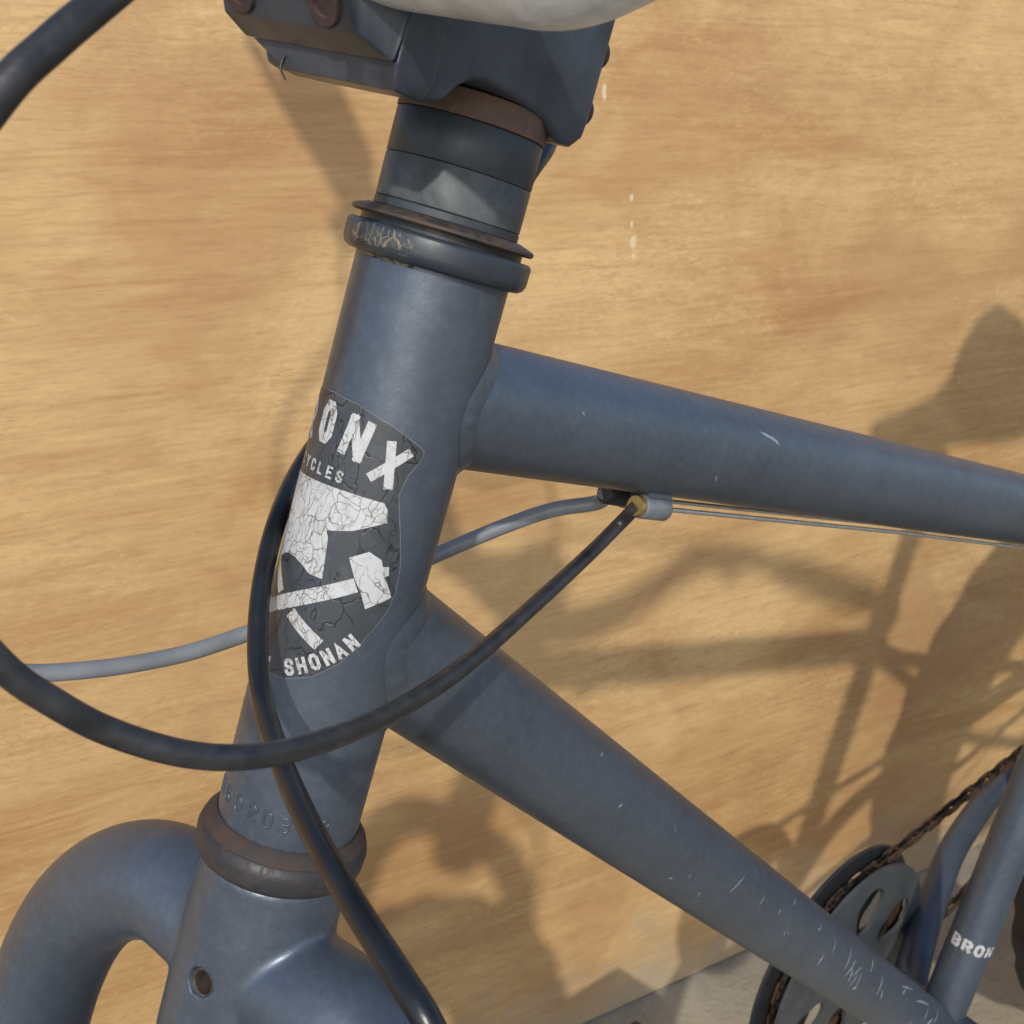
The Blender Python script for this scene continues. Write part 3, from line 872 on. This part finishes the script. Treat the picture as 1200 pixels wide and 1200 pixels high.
# ---- handlebar with grips and levers
BARC = (54.5, 88.2)
def bar_pts():
    half = [(0, 0, 0), (-30, 0, 0), (-44, 0, 0), (-53, 0.4, -0.1), (-61, 4.5, -0.6), (-69, 11.5, -2), (-82, 23, -5), (-102, 46, -9), (-122, 76, -13), (-140, 104, -17), (-160, 132, -26), (-190, 152, -44), (-250, 164, -84), (-325, 176, -134)]
    neg = [SP(BARC[0] + c, BARC[1] + b, a) for a, b, c in half]
    pos = [SP(BARC[0] + c, BARC[1] + b, -a) for a, b, c in half[1:]]
    return list(reversed(neg)) + pos
bp = catmull(bar_pts(), 6)
rads = []
for p in bp:
    l = abs(p.dot(L)) * 1000
    rads.append(0.0159 if l < 80 else max(0.0111, 0.0159 - 0.0048 * (l - 80) / 50))
bm = bmesh.new(); add_tube(bm, bp, rads, 48)
handlebar = mesh_obj('handlebar', bm, M['silver'], BIKE)
def grip_line(sg):
    return [SP(BARC[0] - 67.5, BARC[1] + 159.2, sg * 225), SP(BARC[0] - 132.5, BARC[1] + 175.6, sg * 323)]
for sg in (-1, 1):
    bm = bmesh.new()
    a, b = grip_line(sg)
    n = 40
    add_tube(bm, [a.lerp(b, i / n) for i in range(n + 1)], [0.0165 + (0.0008 if i % 2 else 0) for i in range(n + 1)], 24)
    mesh_obj('grip', bm, M['black'], handlebar)
    bm = bmesh.new()
    c = SP(BARC[0] - 46, BARC[1] + 152.5, sg * 193)
    add_tube(bm, catmull([c + F * 0.018 - H * 0.002, c + F * 0.030 + H * 0.014 + L * (sg * 0.01), c + F * 0.024 + H * 0.028 + L * (sg * 0.05), c + F * 0.006 + H * 0.036 + L * (sg * 0.09)], 6), (0.006, 0.004), 12)
    add_tube(bm, [c - F * 0.013, c + F * 0.03 - H * 0.01], 0.011, 16)
    mesh_obj('brake_lever', bm, M['black'], handlebar)

# ---- cables (bicycle axes, metres)
def V(*a): return Vector(a)
CAB = {'A': [V(0.0784, -0.0065, -0.0508), V(0.0745, -0.0024, -0.0581), V(0.0579, -0.0080, -0.0596), V(0.0205, -0.0250, -0.0562), V(-0.0159, -0.0436, -0.0494), V(-0.0438, -0.0579, -0.0405), V(-0.0656, -0.0694, -0.0303), V(-0.0810, -0.0748, -0.0228), V(-0.0920, -0.0749, -0.0170), V(-0.1017, -0.0723, -0.0099), V(-0.1087, -0.0715, -0.0018), V(-0.1137, -0.0699, 0.0055), V(-0.1182, -0.0673, 0.0175), V(-0.1190, -0.0645, 0.0323), V(-0.1173, -0.0640, 0.0473), V(-0.1123, -0.0730, 0.0651), V(-0.1021, -0.0730, 0.0768), V(-0.0951, -0.0714, 0.0818), V(-0.0878, -0.0691, 0.0861), V(-0.0808, -0.0667, 0.0902), V(-0.0720, -0.0621, 0.0955), V(-0.0605, -0.0566, 0.1035), V(-0.0427, -0.0461, 0.1189), V(-0.0127, -0.0281, 0.1490), V(-0.0115, -0.0893, 0.2117), V(0.0545, -0.1592, 0.2302), V(0.0887, -0.1931, 0.2284)], 'B': [V(0.0129, 0.1747, 0.2486), V(-0.0274, 0.0833, 0.1856), V(0.0086, 0.0525, 0.1459), V(0.1197, 0.0985, 0.0781), V(0.1105, 0.0684, 0.0593), V(0.0925, 0.0517, 0.0455), V(0.0735, 0.0416, 0.0361), V(0.0601, 0.0461, 0.0111), V(0.0337, 0.0489, -0.0132), V(0.0070, 0.0418, -0.0213), V(-0.0124, 0.0291, -0.0263), V(-0.0279, 0.0144, -0.0313), V(-0.0389, 0.0028, -0.0392), V(-0.0466, -0.0075, -0.0476), V(-0.0526, -0.0194, -0.0537), V(-0.0595, -0.0385, -0.0540), V(-0.0652, -0.0576, -0.0528), V(-0.0698, -0.0761, -0.0514), V(-0.0728, -0.0921, -0.0507), V(-0.0739, -0.1038, -0.0523), V(-0.0741, -0.1114, -0.0555), V(-0.0728, -0.1170, -0.0672), V(-0.0675, -0.1146, -0.0980), V(-0.0591, -0.0984, -0.1651)], 'C': [V(0.0776, 0.0055, -0.0505), V(0.0803, 0.0118, -0.0568), V(0.0699, 0.0199, -0.0591), V(0.0574, 0.0256, -0.0623), V(0.0391, 0.0321, -0.0676), V(0.0177, 0.0379, -0.0734), V(-0.0029, 0.0434, -0.0787), V(-0.0232, 0.0475, -0.0814), V(-0.0409, 0.0491, -0.0817), V(-0.0574, 0.0501, -0.0794), V(-0.0726, 0.0509, -0.0756), V(-0.0846, 0.0521, -0.0715), V(-0.0988, 0.0546, -0.0636), V(-0.1114, 0.0593, -0.0477), V(-0.1168, 0.0656, -0.0218), V(-0.1112, 0.0769, 0.0084), V(-0.0995, 0.1247, 0.0542), V(-0.0621, 0.1733, 0.1128), V(-0.0482, 0.1270, 0.2304), V(-0.0170, 0.1577, 0.2456), V(0.0131, 0.1805, 0.2528)]}
def cable(name, pts, r, mat, per=8):
    bm = bmesh.new()
    add_tube(bm, catmull(pts, per), r, 20)
    return mesh_obj(name, bm, mat, BIKE)
cable('brake_cable', CAB['A'], 0.0021, M['rubber_worn'])
cable('front_brake_cable', CAB['B'], 0.0024, M['rubber'])
cable('gear_cable', CAB['C'], 0.0024, M['grey_cable'])

# cable stops under the top tube, ferrules and bare wires
def under(x, y, drop):                                    # point below the top tube's underside
    z = x * math.tan(TA)
    k = math.sqrt(max(0, RT * RT - y * y))
    nrm = Vector((math.sin(TA), 0, -math.cos(TA)))
    return Vector((x, y, z)) + nrm * (k + drop)
for yy, x0 in ((-0.0065, 0.0865), (0.0055, 0.0915)):
    a = under(x0, yy, 0.0042)
    bm = bmesh.new()
    add_lathe(bm, [(0.0, 0.0004), (0.0026, 0.0004), (0.0028, -0.0002), (0.0034, 0.0), (0.0037, 0.0005), (0.0037, 0.0112), (0.0034, 0.0118), (0.0, 0.0118)], a, TD, 32)
    stop = sharp(mesh_obj('cable_stop', bm, M['alloy'], BIKE), 40)
    bm = bmesh.new()
    add_tube(bm, [under(x0 + 0.001, yy, 0.0005), under(x0 + 0.0105, yy, 0.0005)], 0.0022, 12)
    mesh_obj('stop_foot', bm, M['paint'], stop)
    bm = bmesh.new()
    if yy < 0:
        add_lathe(bm, [(0.0, -0.0022), (0.0030, -0.0022), (0.0032, -0.0018), (0.0032, 0.0002), (0.0, 0.0002)], a, TD, 24)
        mesh_obj('ferrule', bm, M['brass'], stop)
    else:
        add_lathe(bm, [(0.0, -0.0085), (0.0028, -0.0085), (0.0032, -0.008), (0.0034, 0.0002), (0.0, 0.0002)], a, TD, 24)
        mesh_obj('ferrule', bm, M['black'], stop)
    bm = bmesh.new()
    p0 = under(x0 + 0.0115, yy, 0.0042); p1 = under(0.24, yy, 0.0022); p2 = under(0.49, yy, 0.0020)
    add_tube(bm, [p0, p1, p2], 0.0008, 10)
    mesh_obj('inner_wire', bm, M['steel'], stop)

# ---- chain guard discs, chainring, chain, cranks
def slotted_disc(name, y0, y1, r_out, slots, slot_r, slot_w, mat, parent, hub=0.016, phase=0.0):
    """flat guard with a rounded rim and rounded radial slots cut right through it"""
    bm = bmesh.new()
    def loop(pts, y):
        vs = [bm.verts.new(BB + Vector((x, y, z))) for x, z in pts]
        es = [bm.edges.new((vs[i], vs[(i + 1) % len(vs)])) for i in range(len(vs))]
        return vs, es
    outer = [(r_out * math.cos(2 * math.pi * i / 120), r_out * math.sin(2 * math.pi * i / 120)) for i in range(120)]
    loops = [outer, [(hub * math.cos(2 * math.pi * i / 32), hub * math.sin(2 * math.pi * i / 32)) for i in range(32)]]
    for k in range(slots):
        an = 2 * math.pi * k / slots + phase
        u, v = (math.cos(an), math.sin(an)), (-math.sin(an), math.cos(an))
        w0, w1 = slot_w * 0.36, slot_w * 0.5
        pts = []
        for i in range(9):
            q = -math.pi / 2 + math.pi * i / 8
            pts.append((slot_r[1] - w1 + w1 * math.cos(q), w1 * math.sin(q)))
        for i in range(9):
            q = math.pi / 2 + math.pi * i / 8
            pts.append((slot_r[0] + w0 + w0 * math.cos(q), w0 * math.sin(q)))
        loops.append([(a * u[0] + b_ * v[0], a * u[1] + b_ * v[1]) for a, b_ in pts])
    sides = []
    for y in (y0, y1):
        allv, alle = [], []
        for lp in loops:
            vs, es = loop(lp, y); allv.append(vs); alle += es
        bmesh.ops.triangle_fill(bm, use_beauty=True, edges=alle)
        sides.append(allv)
    for va_, vb_ in zip(*sides):
        n = len(va_)
        for i in range(n):
            bm.faces.new((va_[i], va_[(i + 1) % n], vb_[(i + 1) % n], vb_[i]))
    return mesh_obj(name, bm, mat, parent)
crankset = slotted_disc('chain_guard', 0.0640, 0.0668, 0.0845, 6, (0.031, 0.0700), 0.032, M['guard'], BIKE, phase=0.35)
slotted_disc('outer_guard', 0.0790, 0.0815, 0.0900, 6, (0.031, 0.0740), 0.034, M['black'], crankset, phase=0.35)
bm = bmesh.new()
N = 36 * 4
teeth = []
for i in range(N):
    an = 2 * math.pi * i / N
    r = 0.0745 + (0.0025 if i % 4 in (1, 2) else -0.0005)
    teeth.append((bm.verts.new(BB + Vector((r * math.cos(an), 0.0722, r * math.sin(an)))), bm.verts.new(BB + Vector((r * math.cos(an), 0.0742, r * math.sin(an)))),
                  bm.verts.new(BB + Vector((0.062 * math.cos(an), 0.0722, 0.062 * math.sin(an)))), bm.verts.new(BB + Vector((0.062 * math.cos(an), 0.0742, 0.062 * math.sin(an))))))
for i in range(N):
    a, b = teeth[i], teeth[(i + 1) % N]
    bm.faces.new((a[0], b[0], b[1], a[1])); bm.faces.new((a[2], b[2], b[0], a[0])); bm.faces.new((a[1], b[1], b[3], a[3])); bm.faces.new((a[3], b[3], b[2], a[2]))
mesh_obj('chainring', bm, M['chain'], crankset, smooth=False)
bm = bmesh.new()
add_lathe(bm, [(0.0, -0.06), (0.009, -0.06), (0.009, 0.086), (0.0, 0.086)], BB, Y, 24)
add_lathe(bm, [(0.0, 0.050), (0.020, 0.050), (0.022, 0.053), (0.022, 0.064), (0.018, 0.066), (0.018, 0.084)], BB, Y, 40)
mesh_obj('spindle', bm, M['black'], crankset)
for sg, an in ((1, R(232)), (-1, R(52))):
    d = Vector((math.cos(an), 0, math.sin(an)))
    y0 = Vector((0, sg * 0.090, 0))
    bm = bmesh.new()
    pts = [BB + y0 - d * 0.012, BB + y0 + d * 0.02, BB + y0 * 1.05 + d * 0.10, BB + y0 * 1.1 + d * 0.165, BB + y0 * 1.1 + d * 0.178]
    add_tube(bm, pts, [0.012, 0.015, 0.010, 0.010, 0.008], 20)
    arm = mesh_obj('crank_arm', bm, M['black'], crankset)
    bm = bmesh.new()
    c = BB + Vector((0, sg * 0.155, 0)) + d * 0.17
    add_hull(bm, [c + Vector((sx * 0.042, sy * 0.046, sz * 0.012)) for sx in (-1, 1) for sy in (-1, 1) for sz in (-1, 1)])
    bevel(bm, 0.006, 2)
    add_tube(bm, [c - Vector((0, sg * 0.06, 0)), c], 0.006, 12)
    mesh_obj('pedal', bm, M['black'], crankset, smooth=False)

# chain: links along the loop round chainring and rear cog
CR, CC = 0.0752, 0.032
ax = Vector((AXLE.x - BB.x, 0, AXLE.z - BB.z))
dist = ax.length; base_an = math.atan2(ax.z, ax.x)
off_an = math.acos((CR - CC) / dist)
loop = []
a0, a1 = base_an + off_an, base_an - off_an + 2 * math.pi
for i in range(60):
    an = a0 + (a1 - a0) * i / 59
    loop.append(BB + Vector((CR * math.cos(an), 0.0732, CR * math.sin(an))))
b0, b1 = base_an - off_an, base_an + off_an
for i in range(24):
    an = b0 + (b1 - b0) * i / 23
    loop.append(AXLE + Vector((CC * math.cos(an), 0.0732, CC * math.sin(an))))
loop.append(loop[0])
acc = [0]
for a, b in zip(loop, loop[1:]): acc.append(acc[-1] + (b - a).length)
def at(s):
    s %= acc[-1]
    for i in range(len(loop) - 1):
        if s <= acc[i + 1]:
            return loop[i].lerp(loop[i + 1], (s - acc[i]) / max(1e-9, acc[i + 1] - acc[i]))
NL = int(acc[-1] / 0.0127)
pitch = acc[-1] / NL
def add_link(bm, p, q, inner):
    d = (q - p).normalized(); u = Vector((-d.z, 0, d.x))
    yo = 0.0014 if inner else 0.0024
    for sy in (-1, 1):
        ring_ = []
        for k in range(10):
            if k < 5: an = math.pi / 2 + k * math.pi / 4; c = p
            else: an = -math.pi / 2 + (k - 5) * math.pi / 4; c = q
            ring_.append(c + (d * math.cos(an) + u * math.sin(an)) * 0.0030)
        lo = [bm.verts.new(v + Y * (sy * yo - 0.0005)) for v in ring_]
        hi = [bm.verts.new(v + Y * (sy * yo + 0.0005)) for v in ring_]
        bm.faces.new(lo[::-1]); bm.faces.new(hi)
        for k in range(10): bm.faces.new((lo[k], lo[(k + 1) % 10], hi[(k + 1) % 10], hi[k]))
    add_tube(bm, [p - Y * 0.0030, p + Y * 0.0030], 0.0018, 8)
chain = None
for i in range(NL):
    p, q = at(i * pitch), at((i + 1) * pitch)
    bm = bmesh.new(); add_link(bm, p, q, i % 2 == 0)
    if chain is None:
        chain = bpy.data.objects.new('chain', None); COL.objects.link(chain); chain.parent = BIKE; chain.location = OFFSET
    mesh_obj('chain_link', bm, M['chain'] if i % 2 else M['chain_dark'], chain, smooth=False)

# ---- wheels (rear seen at the frame's edge, both throw shadows on the plywood)
def wheel(name, c, axis, r_tyre=0.365, w=0.046):
    axis, a, b = frame_of(axis, (0, 0, 1))
    rc = r_tyre - w
    bm = bmesh.new()
    N, K = 180, 28
    g = []
    for i in range(N):
        an = 2 * math.pi * i / N
        rad = a * math.cos(an) + b * math.sin(an)
        row = []
        for k in range(K):
            ph = 2 * math.pi * k / K
            knob = 0.0
            if math.cos(ph) > 0.2:
                knob = 0.0035 if (i // 3 + (k // 3)) % 2 == 0 and k % 3 != 2 else 0.0
            rr = w * (0.96 if math.cos(ph) > -0.5 else 0.9) + knob
            row.append(bm.verts.new(c + rad * (rc + rr * math.cos(ph)) + axis * (rr * 1.05 * math.sin(ph))))
        g.append(row)
    for i in range(N):
        for k in range(K):
            bm.faces.new((g[i][k], g[(i + 1) % N][k], g[(i + 1) % N][(k + 1) % K], g[i][(k + 1) % K]))
    root = bpy.data.objects.new(name, None); COL.objects.link(root); root.parent = BIKE; root.location = OFFSET
    mesh_obj('tyre', bm, M['tyre'], root)
    bm = bmesh.new()
    add_lathe(bm, [(0.268, -0.036), (0.284, -0.036), (0.287, -0.030), (0.276, -0.026), (0.272, 0), (0.276, 0.026), (0.287, 0.030), (0.284, 0.036), (0.268, 0.036), (0.266, 0.0)], c, axis, 96, True)
    mesh_obj('rim', bm, M['black'], root)
    bm = bmesh.new()
    add_lathe(bm, [(0.0, -0.085), (0.008, -0.085), (0.009, -0.05), (0.028, -0.05), (0.028, -0.045), (0.016, -0.04), (0.016, 0.04), (0.028, 0.045), (0.028, 0.05), (0.009, 0.05), (0.008, 0.085), (0.0, 0.085)], c, axis, 32)
    mesh_obj('hub', bm, M['black'], root)
    for i in range(32):
        an = 2 * math.pi * i / 32
        sgn = 1 if i % 2 else -1
        an2 = an + (0.9 if (i // 2) % 2 else -0.9)
        p = c + axis * (sgn * 0.047) + (a * math.cos(an2) + b * math.sin(an2)) * 0.026
        q = c + axis * (sgn * 0.012) + (a * math.cos(an) + b * math.sin(an)) * 0.268
        bm = bmesh.new(); add_tube(bm, [p, q], 0.001, 6)
        mesh_obj('spoke', bm, M['alloy'], root)
    return root
wheel('rear_wheel', AXLE, Y)
wheel('front_wheel', H * -0.588 + F * 0.043, L)

# ---- seat post and saddle
post_top = BB + SD * (st_len + 0.17)
bm = bmesh.new(); add_tube(bm, [BB + SD * (st_len - 0.04), post_top], 0.0125, 24)
mesh_obj('seat_post', bm, M['black'], BIKE)
bm = bmesh.new()
add_lathe(bm, [(RS + 0.0002, -0.022), (RS + 0.0034, -0.022), (RS + 0.0036, -0.02), (RS + 0.0036, 0.0), (RS + 0.003, 0.002), (0.0126, 0.002)], BB + SD * st_len, SD, 40)
mesh_obj('seat_clamp', bm, M['black'], BIKE)
bm = bmesh.new()
N, K = 26, 20
g = []
for i in range(N + 1):
    u = i / N
    x = -0.13 + 0.27 * u
    hwid = 0.019 + 0.058 * (1 / (1 + math.exp(-(u - 0.62) * 13)))
    if u < 0.06: hwid *= math.sqrt(max(0.02, u / 0.06))
    if u > 0.93: hwid *= math.sqrt(max(0.02, (1 - u) / 0.07))
    zt = 0.045 + 0.012 * (u - 0.4) ** 2 * 4 + (0.006 if u > .8 else 0)
    row = []
    for k in range(K):
        an = 2 * math.pi * k / K
        yy = hwid * math.cos(an)
        zz = zt + (0.016 * math.sin(an) if math.sin(an) > 0 else 0.042 * math.sin(an) * (0.6 + .4 * abs(math.cos(an))))
        row.append(bm.verts.new(post_top + Vector((x + 0.01, yy, zz))))
    g.append(row)
for i in range(N):
    for k in range(K):
        bm.faces.new((g[i][k], g[i + 1][k], g[i + 1][(k + 1) % K], g[i][(k + 1) % K]))
bm.faces.new(g[0]); bm.faces.new(g[-1])
mesh_obj('saddle', bm, M['black'], BIKE)
